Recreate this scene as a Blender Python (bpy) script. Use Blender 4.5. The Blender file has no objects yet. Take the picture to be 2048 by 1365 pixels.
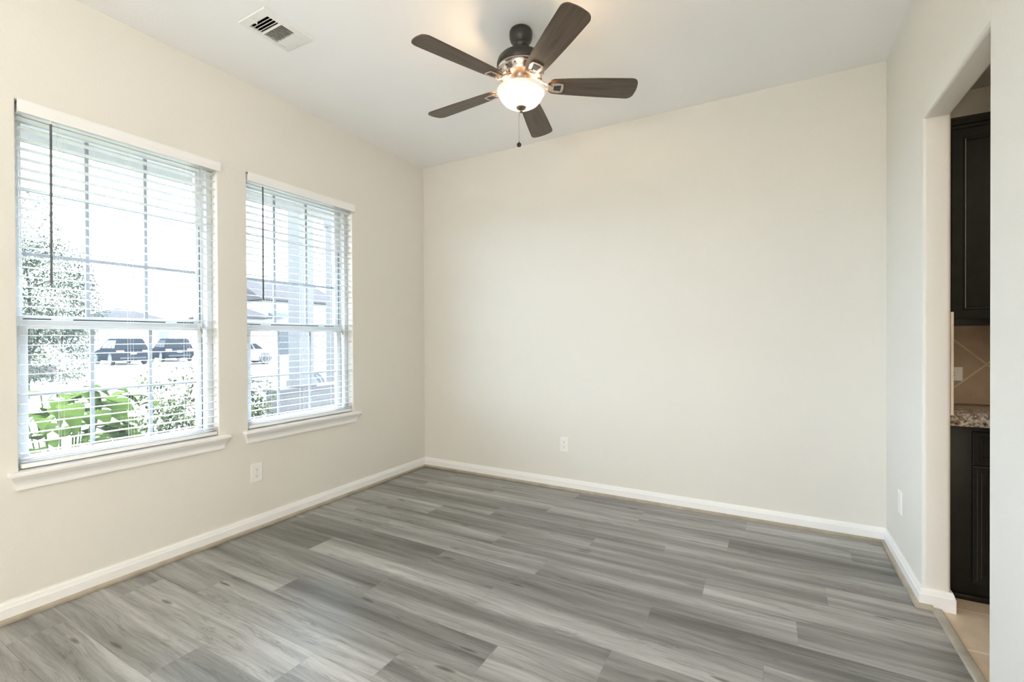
import bpy, bmesh, math, random
from mathutils import Vector, Matrix
random.seed(7)
S = bpy.context.scene
COL = S.collection
PI = math.pi

# ------------------------------------------------------------------ camera
W, H = 3.365, 2.74                       # room width (x) and ceiling height
CAM = Vector((2.785, -3.331, 1.1764))
F_PX = 923.6
cd = bpy.data.cameras.new('camera')
cam = bpy.data.objects.new('camera', cd)
COL.objects.link(cam)
fw = Vector((-0.4871, 0.8733, -0.0062)).normalized()
rt = Vector((0.8733, 0.4871, -0.0046)); rt = (rt - fw * rt.dot(fw)).normalized()
up = rt.cross(fw)
cam.matrix_world = Matrix(((rt.x, up.x, -fw.x, CAM.x), (rt.y, up.y, -fw.y, CAM.y), (rt.z, up.z, -fw.z, CAM.z), (0, 0, 0, 1)))
cd.sensor_fit = 'HORIZONTAL'; cd.sensor_width = 36.0; cd.lens = F_PX * 36 / 2048
cd.clip_start = 0.02; cd.clip_end = 300
S.camera = cam

# ------------------------------------------------------------------ view, world and large lights
S.view_settings.view_transform = 'Standard'
S.view_settings.look = 'None'
S.view_settings.exposure = 0.64
S.view_settings.gamma = 1.0
S.view_settings.use_curve_mapping = False
S.cycles.use_denoising = True
S.cycles.max_bounces = 10
S.cycles.diffuse_bounces = 7
S.cycles.transparent_max_bounces = 24
S.cycles.sample_clamp_indirect = 8.0
S.cycles.caustics_reflective = False
S.cycles.caustics_refractive = False

SKY = 12.5
w = bpy.data.worlds.new('sky'); S.world = w; w.use_nodes = True
bg = w.node_tree.nodes['Background']
bg.inputs['Color'].default_value = (0.70, 0.838, 1.0, 1)      # bright overcast sky
bg.inputs['Strength'].default_value = SKY


def area(name, loc, size, power, color, direction=(0, 0, -1), shape='RECTANGLE', portal=False):
    l = bpy.data.lights.new(name, 'AREA'); l.shape = shape
    l.size = size[0]; l.size_y = size[1]; l.energy = power; l.color = color
    o = bpy.data.objects.new(name, l); COL.objects.link(o)
    o.location = loc
    o.rotation_euler = Vector(direction).to_track_quat('-Z', 'Y').to_euler()
    if portal: l.cycles.is_portal = True
    return o


# unseen fill lights, added to brighten the room
def globe(name, loc, radius, power, color):
    l = bpy.data.lights.new(name, 'POINT'); l.energy = power; l.color = color; l.shadow_soft_size = radius
    o = bpy.data.objects.new(name, l); COL.objects.link(o); o.location = loc
    return o


globe('rear_fill', (2.6, -4.5, 0.95), 0.22, 49, (1.0, 0.85, 0.65))  # added soft fill behind the camera, no fixture modelled
area('rear_uplight_fill', (2.3, -4.9, 1.50), (0.5, 0.5), 46, (1.0, 0.94, 0.85), (0, 0, 1))  # added upward fill that lifts the ceiling, out of view
area('kitchen_fill', (4.7, -2.1, 2.36), (0.9, 0.9), 9, (1.0, 0.82, 0.62))  # added warm fill for the kitchen, out of view
# portals only steer the sampling of the sky through the openings
for yy in (-2.234, -1.2465):
    area('sky_portal', (-0.20, yy, 1.41), (1.62, 0.86), 1, (1, 1, 1), (1, 0, 0), portal=True)
area('sky_portal', (-0.20, -5.475, 1.2), (2.35, 1.5), 1, (1, 1, 1), (1, 0, 0), portal=True)


# ------------------------------------------------------------------ materials
def new_mat(name):
    m = bpy.data.materials.new(name); m.use_nodes = True
    nt = m.node_tree
    return m, nt, nt.nodes['Principled BSDF']


def mat(name, col, rough=0.5, metal=0.0, spec=0.5, bump=None, var=0.0, vscale=8.0):
    """plain procedural material; bump=(scale, strength, distance), var = slight colour mottling"""
    m, nt, b = new_mat(name)
    b.inputs['Base Color'].default_value = (*col, 1)
    b.inputs['Roughness'].default_value = rough
    b.inputs['Metallic'].default_value = metal
    b.inputs['Specular IOR Level'].default_value = spec
    tc = nt.nodes.new('ShaderNodeTexCoord')
    if bump:
        n = nt.nodes.new('ShaderNodeTexNoise'); n.inputs['Scale'].default_value = bump[0]
        n.inputs['Detail'].default_value = 3
        bp = nt.nodes.new('ShaderNodeBump'); bp.inputs['Strength'].default_value = bump[1]; bp.inputs['Distance'].default_value = bump[2]
        nt.links.new(tc.outputs['Object'], n.inputs['Vector'])
        nt.links.new(n.outputs['Fac'], bp.inputs['Height']); nt.links.new(bp.outputs['Normal'], b.inputs['Normal'])
    if var:
        n2 = nt.nodes.new('ShaderNodeTexNoise'); n2.inputs['Scale'].default_value = vscale; n2.inputs['Detail'].default_value = 4
        r = nt.nodes.new('ShaderNodeValToRGB')
        r.color_ramp.elements[0].color = (*[c * (1 - var) for c in col], 1); r.color_ramp.elements[0].position = 0.3
        r.color_ramp.elements[1].color = (*[min(1, c * (1 + var)) for c in col], 1); r.color_ramp.elements[1].position = 0.7
        nt.links.new(tc.outputs['Object'], n2.inputs['Vector'])
        nt.links.new(n2.outputs['Fac'], r.inputs['Fac']); nt.links.new(r.outputs['Color'], b.inputs['Base Color'])
    return m


M = {}
M['wall'] = mat('wall_paint', (0.745, 0.73, 0.69), 0.6, spec=0.25, bump=(120, 0.30, 0.004))
M['ceiling'] = mat('ceiling_paint', (0.88, 0.89, 0.90), 0.8, spec=0.1, bump=(70, 0.12, 0.004))
M['trim'] = mat('white_trim', (0.87, 0.875, 0.88), 0.35)
M['vinyl'] = mat('white_vinyl', (0.680, 0.700, 0.720), 0.4)
M['muntin'] = mat('muntin_grey', (0.340, 0.370, 0.410), 0.4)
M['blind'] = mat('blind_white', (0.84, 0.85, 0.86), 0.35)
M['cord'] = mat('cord_white', (0.8, 0.8, 0.78), 0.8)
M['wand'] = mat('wand_grey', (0.075, 0.080, 0.085), 0.3)
M['gap_dark'] = mat('gap_shade', (0.02, 0.022, 0.025), 0.6)  # near-black, stands in for shade in the sash gaps
M['shoe'] = mat('shoe_wood', (0.38, 0.335, 0.27), 0.5, var=0.15, vscale=14)
M['plastic'] = mat('white_plastic', (0.84, 0.84, 0.83), 0.3)
M['slot'] = mat('slot_dark', (0.06, 0.06, 0.06), 0.6)
M['screw'] = mat('screw_white', (0.6, 0.6, 0.58), 0.4)
M['vent'] = mat('vent_white', (0.80, 0.80, 0.79), 0.4)
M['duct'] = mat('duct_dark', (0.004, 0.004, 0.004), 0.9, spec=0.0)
M['bronze_dark'] = mat('bronze_dark', (0.022, 0.022, 0.020), 0.42)
M['bronze'] = mat('bronze_light', (0.560, 0.470, 0.420), 0.22, metal=0.9)
M['brass'] = mat('finial_bronze', (0.20, 0.15, 0.10), 0.35, metal=0.6)
M['black_cab'] = mat('cabinet_black', (0.010, 0.010, 0.009), 0.40, spec=0.3, var=0.25, vscale=20)
M['tile_wall'] = None
M['leaf_big'] = mat('leaf_broad', (0.058, 0.085, 0.018), 0.45, spec=0.0, var=0.5, vscale=5)
M['leaf_small'] = mat('leaf_small', (0.055, 0.066, 0.025), 0.5, spec=0.0, var=0.5, vscale=12)
M['leaf_tree'] = mat('leaf_tree', (0.090, 0.098, 0.074), 0.6, spec=0.0, var=0.2, vscale=2)
M['bark'] = mat('bark', (0.050, 0.045, 0.040), 0.8, bump=(40, 0.4, 0.01))
M['lawn'] = mat('lawn_ground', (0.130, 0.127, 0.085), 0.9, var=0.25, vscale=1.5)
M['grass'] = mat('grass_blades', (0.10, 0.16, 0.05), 0.8)
M['concrete'] = mat('concrete', (0.420, 0.415, 0.410), 0.8, var=0.08, vscale=2)
M['car_dark'] = mat('car_paint_dark', (0.018, 0.020, 0.023), 0.5, spec=0.0)
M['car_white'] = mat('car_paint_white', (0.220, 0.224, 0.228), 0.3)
M['car_glass'] = mat('car_glass', (0.014, 0.016, 0.018), 0.3, spec=0.03)
M['tyre'] = mat('tyre', (0.022, 0.023, 0.025), 0.7)
M['rim'] = mat('wheel_rim', (0.35, 0.35, 0.36), 0.35, metal=0.3)
M['plate'] = mat('plate_white', (0.4, 0.4, 0.4), 0.5)
M['taillight'] = mat('taillight', (0.22, 0.10, 0.10), 0.25)
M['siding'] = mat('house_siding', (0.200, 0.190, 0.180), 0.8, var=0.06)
M['roof'] = mat('house_shingle', (0.046, 0.041, 0.041), 0.9, spec=0.05, var=0.2, vscale=6)
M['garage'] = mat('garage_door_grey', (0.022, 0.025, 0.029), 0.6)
M['house_window'] = mat('house_window', (0.054, 0.060, 0.069), 0.2)
M['awning'] = mat('awning_blue', (0.051, 0.069, 0.090), 0.7)
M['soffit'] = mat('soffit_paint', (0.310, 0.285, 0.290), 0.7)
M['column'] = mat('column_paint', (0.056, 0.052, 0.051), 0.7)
M['planter'] = mat('planter_pink', (0.075, 0.050, 0.052), 0.7)


def tex_coord(nt, kind='Object'):
    tc = nt.nodes.new('ShaderNodeTexCoord')
    return tc.outputs[kind]


def math_node(nt, op, a, b=None):
    n = nt.nodes.new('ShaderNodeMath'); n.operation = op
    for i, v in enumerate((a, b)):
        if v is None: continue
        if isinstance(v, (int, float)): n.inputs[i].default_value = v
        else: nt.links.new(v, n.inputs[i])
    return n.outputs[0]


def ramp(nt, fac, stops):
    r = nt.nodes.new('ShaderNodeValToRGB')
    el = r.color_ramp.elements
    while len(el) < len(stops): el.new(0.5)
    for e, (p, c) in zip(el, stops): e.position = p; e.color = (*c, 1)
    nt.links.new(fac, r.inputs['Fac'])
    return r.outputs['Color']


def mix(nt, a, b, fac, mode='MIX'):
    n = nt.nodes.new('ShaderNodeMixRGB'); n.blend_type = mode
    for i, v in ((1, a), (2, b)):
        if isinstance(v, tuple): n.inputs[i].default_value = (*v, 1)
        else: nt.links.new(v, n.inputs[i])
    if isinstance(fac, (int, float)): n.inputs[0].default_value = fac
    else: nt.links.new(fac, n.inputs[0])
    return n.outputs[0]


def noise4(nt, vec, wsock, scale, detail=4, rough=0.55, distortion=0.0):
    n = nt.nodes.new('ShaderNodeTexNoise'); n.noise_dimensions = '4D'
    n.inputs['Scale'].default_value = scale; n.inputs['Detail'].default_value = detail
    n.inputs['Roughness'].default_value = rough; n.inputs['Distortion'].default_value = distortion
    nt.links.new(vec, n.inputs['Vector'])
    if wsock is not None: nt.links.new(wsock, n.inputs['W'])
    return n.outputs['Fac']


def mapping(nt, vec, scale):
    n = nt.nodes.new('ShaderNodeMapping'); n.inputs['Scale'].default_value = scale
    nt.links.new(vec, n.inputs['Vector'])
    return n.outputs['Vector']


def plank_material():
    m, nt, b = new_mat('grey_vinyl_plank')
    v = tex_coord(nt)
    at = nt.nodes.new('ShaderNodeAttribute'); at.attribute_name = 'plank_id'
    pid = at.outputs['Fac']
    wv = math_node(nt, 'MULTIPLY', pid, 37.0)
    warp = noise4(nt, mapping(nt, v, (1.6, 5.0, 1)), wv, 1.0, 2, 0.5)
    sh = nt.nodes.new('ShaderNodeCombineXYZ'); nt.links.new(math_node(nt, 'MULTIPLY', warp, 0.10), sh.inputs[1])
    va = nt.nodes.new('ShaderNodeVectorMath'); va.operation = 'ADD'
    nt.links.new(v, va.inputs[0]); nt.links.new(sh.outputs[0], va.inputs[1]); v2 = va.outputs[0]
    broad = noise4(nt, mapping(nt, v, (0.45, 10.0, 1)), wv, 1.0, 3, 0.5)         # wide light and dark bands along the plank
    grain = noise4(nt, mapping(nt, v2, (1.5, 42.0, 1)), wv, 1.0, 6, 0.68, 0.3)
    fine = noise4(nt, mapping(nt, v2, (7.0, 210.0, 1)), wv, 1.0, 3, 0.65)
    wisps = noise4(nt, mapping(nt, v2, (3.0, 26.0, 1)), wv, 1.0, 5, 0.7, 0.9)
    base = ramp(nt, broad, ((0.33, (0.120, 0.117, 0.113)), (0.5, (0.262, 0.259, 0.252)), (0.67, (0.440, 0.438, 0.431))))
    tone = ramp(nt, math_node(nt, 'FRACT', math_node(nt, 'MULTIPLY', pid, 7.31)), ((0.0, (0.76, 0.755, 0.745)), (1.0, (1.12, 1.12, 1.115))))
    c = mix(nt, base, tone, 1.0, 'MULTIPLY')
    g = ramp(nt, grain, ((0.33, (0.55, 0.54, 0.525)), (0.5, (1, 1, 1)), (0.70, (1.22, 1.22, 1.215))))
    c = mix(nt, c, g, 0.8, 'MULTIPLY')
    f = ramp(nt, fine, ((0.35, (0.72, 0.72, 0.71)), (0.62, (1.10, 1.10, 1.10))))
    c = mix(nt, c, f, 0.7, 'MULTIPLY')
    k = ramp(nt, wisps, ((0.56, (1, 1, 1)), (0.63, (0.55, 0.535, 0.51)), (0.66, (1.40, 1.40, 1.39)), (0.72, (0.6, 0.59, 0.57))))
    c = mix(nt, c, k, 0.75, 'MULTIPLY')
    # scattered knots
    vo = nt.nodes.new('ShaderNodeTexVoronoi'); vo.voronoi_dimensions = '2D'; vo.inputs['Scale'].default_value = 1.0
    nt.links.new(mapping(nt, v2, (1.5, 7.5, 1)), vo.inputs['Vector'])
    spr = nt.nodes.new('ShaderNodeSeparateXYZ'); nt.links.new(vo.outputs['Color'], spr.inputs[0])
    hit = math_node(nt, 'GREATER_THAN', spr.outputs[0], 0.6)
    dist = math_node(nt, 'ADD', vo.outputs['Distance'], math_node(nt, 'MULTIPLY', math_node(nt, 'SUBTRACT', grain, 0.5), 0.10))
    kn = ramp(nt, dist, ((0.012, (0.25, 0.235, 0.215)), (0.05, (0.58, 0.57, 0.55)), (0.075, (1.15, 1.15, 1.14)), (0.15, (1, 1, 1))))
    c = mix(nt, c, mix(nt, (1.0, 1.0, 1.0), kn, hit), 0.9, 'MULTIPLY')
    nt.links.new(c, b.inputs['Base Color'])
    b.inputs['Roughness'].default_value = 0.34
    b.inputs['Specular IOR Level'].default_value = 0.75
    bp = nt.nodes.new('ShaderNodeBump'); bp.inputs['Strength'].default_value = 0.12; bp.inputs['Distance'].default_value = 0.001
    nt.links.new(fine, bp.inputs['Height']); nt.links.new(bp.outputs['Normal'], b.inputs['Normal'])
    return m


def blade_material():
    m, nt, b = new_mat('blade_walnut')
    v = tex_coord(nt)
    n = noise4(nt, mapping(nt, v, (4, 60, 60)), None, 1.0, 5, 0.6, 0.4)
    c = ramp(nt, n, ((0.3, (0.040, 0.027, 0.019)), (0.7, (0.115, 0.080, 0.055))))
    nt.links.new(c, b.inputs['Base Color']); b.inputs['Roughness'].default_value = 0.38
    return m


def brick_like(name, c1, c2, mortar, scale, bw, rh, ms, axes=(1, 2), rot=0.0, offset=0.5, rough=0.6, bump=0.4):
    """brick / tile pattern in the plane of two object axes"""
    m, nt, b = new_mat(name)
    v = tex_coord(nt)
    sp = nt.nodes.new('ShaderNodeSeparateXYZ'); nt.links.new(v, sp.inputs[0])
    cb = nt.nodes.new('ShaderNodeCombineXYZ')
    nt.links.new(sp.outputs[axes[0]], cb.inputs[0]); nt.links.new(sp.outputs[axes[1]], cb.inputs[1])
    mp = nt.nodes.new('ShaderNodeMapping'); mp.inputs['Rotation'].default_value = (0, 0, rot)
    nt.links.new(cb.outputs[0], mp.inputs[0])
    t = nt.nodes.new('ShaderNodeTexBrick'); t.offset = offset
    t.inputs['Color1'].default_value = (*c1, 1); t.inputs['Color2'].default_value = (*c2, 1); t.inputs['Mortar'].default_value = (*mortar, 1)
    t.inputs['Scale'].default_value = scale; t.inputs['Brick Width'].default_value = bw; t.inputs['Row Height'].default_value = rh
    t.inputs['Mortar Size'].default_value = ms
    nt.links.new(mp.outputs[0], t.inputs['Vector'])
    n = noise4(nt, v, None, 9.0, 5, 0.6)
    c = mix(nt, t.outputs['Color'], ramp(nt, n, ((0.3, (0.78, 0.76, 0.74)), (0.7, (1.12, 1.12, 1.12)))), 0.7, 'MULTIPLY')
    nt.links.new(c, b.inputs['Base Color']); b.inputs['Roughness'].default_value = rough
    bp = nt.nodes.new('ShaderNodeBump'); bp.inputs['Strength'].default_value = bump; bp.inputs['Distance'].default_value = 0.004; bp.invert = True
    nt.links.new(t.outputs['Fac'], bp.inputs['Height']); nt.links.new(bp.outputs['Normal'], b.inputs['Normal'])
    return m, mp


def granite_material():
    m, nt, b = new_mat('speckled_granite')
    v = tex_coord(nt)
    a = noise4(nt, v, None, 70, 5, 0.7); d = noise4(nt, v, None, 18, 4, 0.6)
    c = ramp(nt, a, ((0.36, (0.05, 0.04, 0.035)), (0.47, (0.26, 0.21, 0.17)), (0.58, (0.62, 0.58, 0.52))))
    c = mix(nt, c, ramp(nt, d, ((0.35, (0.45, 0.38, 0.33)), (0.65, (1.1, 1.08, 1.05)))), 0.6, 'MULTIPLY')
    nt.links.new(c, b.inputs['Base Color']); b.inputs['Roughness'].default_value = 0.12
    return m


def glass_material():
    m = bpy.data.materials.new('window_glass'); m.use_nodes = True
    nt = m.node_tree; nt.nodes.clear()
    o = nt.nodes.new('ShaderNodeOutputMaterial'); mx = nt.nodes.new('ShaderNodeMixShader')
    t = nt.nodes.new('ShaderNodeBsdfTransparent'); t.inputs[0].default_value = (0.97, 0.985, 0.98, 1)
    g = nt.nodes.new('ShaderNodeBsdfGlossy'); g.inputs['Roughness'].default_value = 0.02
    lw = nt.nodes.new('ShaderNodeLayerWeight'); lw.inputs['Blend'].default_value = 0.5
    fr = math_node(nt, 'ADD', math_node(nt, 'MULTIPLY', math_node(nt, 'POWER', lw.outputs['Facing'], 5.0), 0.6), 0.015)
    nt.links.new(fr, mx.inputs[0]); nt.links.new(t.outputs[0], mx.inputs[1]); nt.links.new(g.outputs[0], mx.inputs[2])
    nt.links.new(mx.outputs[0], o.inputs[0])
    return m


def slat_material():
    m, nt, b = new_mat('blind_slat_white')
    b.inputs['Base Color'].default_value = (0.88, 0.88, 0.88, 1); b.inputs['Roughness'].default_value = 0.4
    t = nt.nodes.new('ShaderNodeBsdfTranslucent'); t.inputs[0].default_value = (0.9, 0.9, 0.9, 1)
    mx = nt.nodes.new('ShaderNodeMixShader'); mx.inputs[0].default_value = 0.22
    nt.links.new(b.outputs[0], mx.inputs[1]); nt.links.new(t.outputs[0], mx.inputs[2])
    nt.links.new(mx.outputs[0], nt.nodes['Material Output'].inputs[0])
    return m


def screen_material():
    m = bpy.data.materials.new('insect_mesh'); m.use_nodes = True
    nt = m.node_tree; nt.nodes.clear()
    o = nt.nodes.new('ShaderNodeOutputMaterial'); mx = nt.nodes.new('ShaderNodeMixShader'); mx.inputs[0].default_value = 0.005
    t = nt.nodes.new('ShaderNodeBsdfTransparent')
    d = nt.nodes.new('ShaderNodeBsdfTranslucent'); d.inputs[0].default_value = (0.7, 0.74, 0.78, 1)
    nt.links.new(t.outputs[0], mx.inputs[1]); nt.links.new(d.outputs[0], mx.inputs[2]); nt.links.new(mx.outputs[0], o.inputs[0])
    return m


def bowl_material(strength=3.2):
    m = bpy.data.materials.new('frosted_lit_glass'); m.use_nodes = True
    nt = m.node_tree; nt.nodes.clear()
    o = nt.nodes.new('ShaderNodeOutputMaterial'); ad = nt.nodes.new('ShaderNodeAddShader')
    d = nt.nodes.new('ShaderNodeBsdfPrincipled'); d.inputs['Base Color'].default_value = (0.85, 0.83, 0.80, 1); d.inputs['Roughness'].default_value = 0.35
    e = nt.nodes.new('ShaderNodeEmission'); e.inputs[0].default_value = (1.0, 0.84, 0.64, 1); e.inputs[1].default_value = strength
    nt.links.new(d.outputs[0], ad.inputs[0]); nt.links.new(e.outputs[0], ad.inputs[1]); nt.links.new(ad.outputs[0], o.inputs[0])
    return m


M['plank'] = plank_material()
M['blade'] = blade_material()
M['granite'] = granite_material()
M['glass'] = glass_material()
M['screen'] = screen_material()
M['slat'] = slat_material()
M['bowl'] = bowl_material(5.0)
M['bowl_rim'] = bowl_material(0.15)
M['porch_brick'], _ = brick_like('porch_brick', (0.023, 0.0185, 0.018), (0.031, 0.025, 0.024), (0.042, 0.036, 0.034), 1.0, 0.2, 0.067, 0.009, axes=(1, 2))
M['tile_wall'], mp = brick_like('backsplash_tile', (0.42, 0.325, 0.235), (0.46, 0.355, 0.255), (0.62, 0.52, 0.40), 1.0, 0.33, 0.33, 0.004, axes=(0, 2), rot=PI / 4, offset=0.0, rough=0.4)
TILE_MAP = mp
M['tile_floor'], _ = brick_like('floor_tile', (0.62, 0.52, 0.40), (0.65, 0.55, 0.42), (0.78, 0.72, 0.62), 1.0, 0.33, 0.33, 0.005, axes=(0, 1), offset=0.0, rough=0.35, bump=0.2)


# ------------------------------------------------------------------ mesh helpers
class MB:
    def __init__(self): self.bm = bmesh.new()

    def box(self, a, b, bevel=0.0, seg=2):
        x0, y0, z0 = [min(p, q) for p, q in zip(a, b)]; x1, y1, z1 = [max(p, q) for p, q in zip(a, b)]
        vs = [self.bm.verts.new(p) for p in ((x0, y0, z0), (x1, y0, z0), (x1, y1, z0), (x0, y1, z0), (x0, y0, z1), (x1, y0, z1), (x1, y1, z1), (x0, y1, z1))]
        fs = [self.bm.faces.new([vs[i] for i in f]) for f in ((0, 3, 2, 1), (4, 5, 6, 7), (0, 1, 5, 4), (1, 2, 6, 5), (2, 3, 7, 6), (3, 0, 4, 7))]
        if bevel:
            es = list({e for f in fs for e in f.edges})
            bmesh.ops.bevel(self.bm, geom=es, offset=bevel, segments=seg, affect='EDGES', profile=0.5)
        return self

    def xbox(self, mtx, size, bevel=0.0):
        """box of full size centred on a matrix"""
        t = MB(); t.box([-s / 2 for s in size], [s / 2 for s in size], bevel)
        t.bm.transform(mtx); self.absorb(t); return self

    def absorb(self, other):
        me = bpy.data.meshes.new('tmp'); other.bm.to_mesh(me); other.bm.free(); self.bm.from_mesh(me); bpy.data.meshes.remove(me)

    def loft(self, rings, cap0=True, cap1=True, closed=True):
        vs = [[self.bm.verts.new(p) for p in r] for r in rings]
        n = len(vs[0])
        for a, b in zip(vs[:-1], vs[1:]):
            for i in range(n if closed else n - 1):
                j = (i + 1) % n
                try: self.bm.faces.new((a[i], a[j], b[j], b[i]))
                except ValueError: pass
        if cap0: self.bm.faces.new(list(reversed(vs[0])))
        if cap1: self.bm.faces.new(vs[-1])
        return self

    def lathe(self, prof, c=(0, 0, 0), n=32):
        rings = []
        for r, z in prof:
            r = max(r, 1e-5)
            rings.append([(c[0] + r * math.cos(2 * PI * i / n), c[1] + r * math.sin(2 * PI * i / n), c[2] + z) for i in range(n)])
        return self.loft(rings)

    def cyl(self, p, q, r0, r1=None, n=16):
        p, q = Vector(p), Vector(q); r1 = r0 if r1 is None else r1
        d = (q - p).normalized(); a = d.orthogonal().normalized(); b = d.cross(a)
        ring = lambda o, r: [o + (a * math.cos(2 * PI * i / n) + b * math.sin(2 * PI * i / n)) * r for i in range(n)]
        return self.loft([ring(p, r0), ring(q, r1)])

    def tube(self, pts, r, n=8):
        pts = [Vector(p) for p in pts]
        rs = r if isinstance(r, (list, tuple)) else [r] * len(pts)
        rings = []; a = None
        for i, p in enumerate(pts):
            d = (pts[min(i + 1, len(pts) - 1)] - pts[max(i - 1, 0)]).normalized()
            a = d.orthogonal().normalized() if a is None else (a - d * a.dot(d)).normalized()
            b = d.cross(a)
            rings.append([p + (a * math.cos(2 * PI * k / n) + b * math.sin(2 * PI * k / n)) * rs[i] for k in range(n)])
        return self.loft(rings)

    def quad(self, *p):
        self.bm.faces.new([self.bm.verts.new(v) for v in p]); return self

    def prism(self, outline, z0, z1):
        """vertical prism from an xy outline"""
        return self.loft([[(x, y, z0) for x, y in outline], [(x, y, z1) for x, y in outline]])

    def build(self, name, material, parent=None, smooth=None, loc=None):
        bm = self.bm
        bmesh.ops.recalc_face_normals(bm, faces=bm.faces[:])
        me = bpy.data.meshes.new(name); bm.to_mesh(me); bm.free()
        me.materials.append(material)
        if smooth is not None:
            for p in me.polygons: p.use_smooth = True
            me.set_sharp_from_angle(angle=math.radians(smooth))
        o = bpy.data.objects.new(name, me); COL.objects.link(o)
        if parent is not None: o.parent = parent
        if loc is not None: o.location = loc
        return o


def struct(o):
    o['kind'] = 'structure'; return o


def tag(o, label, cat, group=None, kind=None):
    o['label'] = label; o['category'] = cat
    if group: o['group'] = group
    if kind: o['kind'] = kind
    return o


def empty(name, loc, rz=0.0, label=None, cat=None, group=None):
    o = bpy.data.objects.new(name, None); COL.objects.link(o)
    o.location = loc; o.rotation_euler = (0, 0, rz); o.empty_display_size = 0.1
    if label: tag(o, label, cat, group)
    return o


def copy_tree(o, parent=None):
    c = o.copy(); COL.objects.link(c)
    if parent is not None: c.parent = parent
    for ch in list(o.children): copy_tree(ch, c)
    return c


def wall_grid(axis, p0, p1, us, zs, holes, bevel=0.0, seg=4):
    """wall slab between planes p0 and p1 of one axis, with rectangular holes (index pairs) and rounded hole edges"""
    bm = bmesh.new(); V = {}
    P = lambda s, u, z: (s, u, z) if axis == 'x' else (u, s, z)
    for k, s in enumerate((p0, p1)):
        for i, u in enumerate(us):
            for j, z in enumerate(zs): V[k, i, j] = bm.verts.new(P(s, u, z))
    cells = {(i, j) for i in range(len(us) - 1) for j in range(len(zs) - 1)} - set(holes)
    for i, j in cells:
        bm.faces.new([V[0, i, j], V[0, i + 1, j], V[0, i + 1, j + 1], V[0, i, j + 1]])
        bm.faces.new([V[1, i, j], V[1, i, j + 1], V[1, i + 1, j + 1], V[1, i + 1, j]])
        for (di, dj), (a, b) in {(-1, 0): ((i, j), (i, j + 1)), (1, 0): ((i + 1, j), (i + 1, j + 1)), (0, -1): ((i, j), (i + 1, j)), (0, 1): ((i, j + 1), (i + 1, j + 1))}.items():
            if (i + di, j + dj) not in cells:
                bm.faces.new([V[0, a[0], a[1]], V[0, b[0], b[1]], V[1, b[0], b[1]], V[1, a[0], a[1]]])
    bmesh.ops.recalc_face_normals(bm, faces=bm.faces[:])
    if bevel:
        es = set()
        for i, j in holes:
            for k in (0, 1):
                for a, b in (((i, j), (i, j + 1)), ((i + 1, j), (i + 1, j + 1)), ((i, j + 1), (i + 1, j + 1)), ((i, j), (i + 1, j))):
                    if (a[1] == b[1] and zs[a[1]] <= 0): continue
                    e = bm.edges.get((V[k, a[0], a[1]], V[k, b[0], b[1]]))
                    if e: es.add(e)
        bmesh.ops.bevel(bm, geom=list(es), offset=bevel, segments=seg, affect='EDGES', profile=0.5)
    m = MB(); m.bm.free(); m.bm = bm
    return m


def sweep(path, prof, i0, i1):
    """sweep a profile of (distance from wall, z) along part i0..i1 of a path whose right-hand side is the room"""
    n = len(path); pts = [Vector((*p, 0)) for p in path]
    rings = []
    for i in range(i0, i1 + 1):
        d0 = (pts[i] - pts[i - 1]).normalized() if i > 0 else None
        d1 = (pts[i + 1] - pts[i]).normalized() if i < n - 1 else None
        n0 = Vector((d0.y, -d0.x, 0)) if d0 else None; n1 = Vector((d1.y, -d1.x, 0)) if d1 else None
        if n0 is None: mvec = n1
        elif n1 is None: mvec = n0
        else: mvec = (n0 + n1) / (1 + n0.dot(n1))
        rings.append([pts[i] + mvec * d + Vector((0, 0, z)) for d, z in prof])
    return MB().loft(rings)


# ------------------------------------------------------------------ the room
Y0 = -6.6                                                  # far end of the open space behind the camera
WT = 0.095                                                 # right wall thickness
OPN, OPF, OPZ = -1.402, -0.710, 2.117                      # opening in the right wall
WIN = ((-2.642, -1.826), (-1.653, -0.838)); WZ0, WZ1 = 0.600, 2.200
LT = 0.16


def build_floor():
    bm = bmesh.new()
    lay = bm.faces.layers.float.new('plank_id')
    RW, L, g = 0.1825, 1.1175, 0.0005
    off = {0: 0.42, 1: 0.93, 2: 0.345, 3: 0.04, 4: 0.775, 5: 0.28, 6: 0.645, 7: 0.10, 8: 0.53, 9: 0.03, 10: 0.76, 11: 0.46, 12: 0.18, 13: 0.88}
    rnd = random.Random(11)
    xmax = 3.405
    for r in range(37):
        ya, yb = -r * RW - g, -(r + 1) * RW + g
        o = off.get(r, rnd.random() * L)
        x = o - L
        while x < xmax:
            a, b = max(0.0, x + g), min(xmax, x + L - g)
            if b > a + 0.01:
                f = bm.faces.new([bm.verts.new(p) for p in ((a, yb, 0), (b, yb, 0), (b, ya, 0), (a, ya, 0))])
                f[lay] = rnd.random()
            x += L
    # seam bed just under the planks
    f = bm.faces.new([bm.verts.new(p) for p in ((0, Y0, -0.002), (xmax, Y0, -0.002), (xmax, 0, -0.002), (0, 0, -0.002))]); f[lay] = 0.02
    me = bpy.data.meshes.new('floor'); bm.to_mesh(me); bm.free(); me.materials.append(M['plank'])
    o = bpy.data.objects.new('floor', me); COL.objects.link(o)
    return struct(o)


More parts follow.
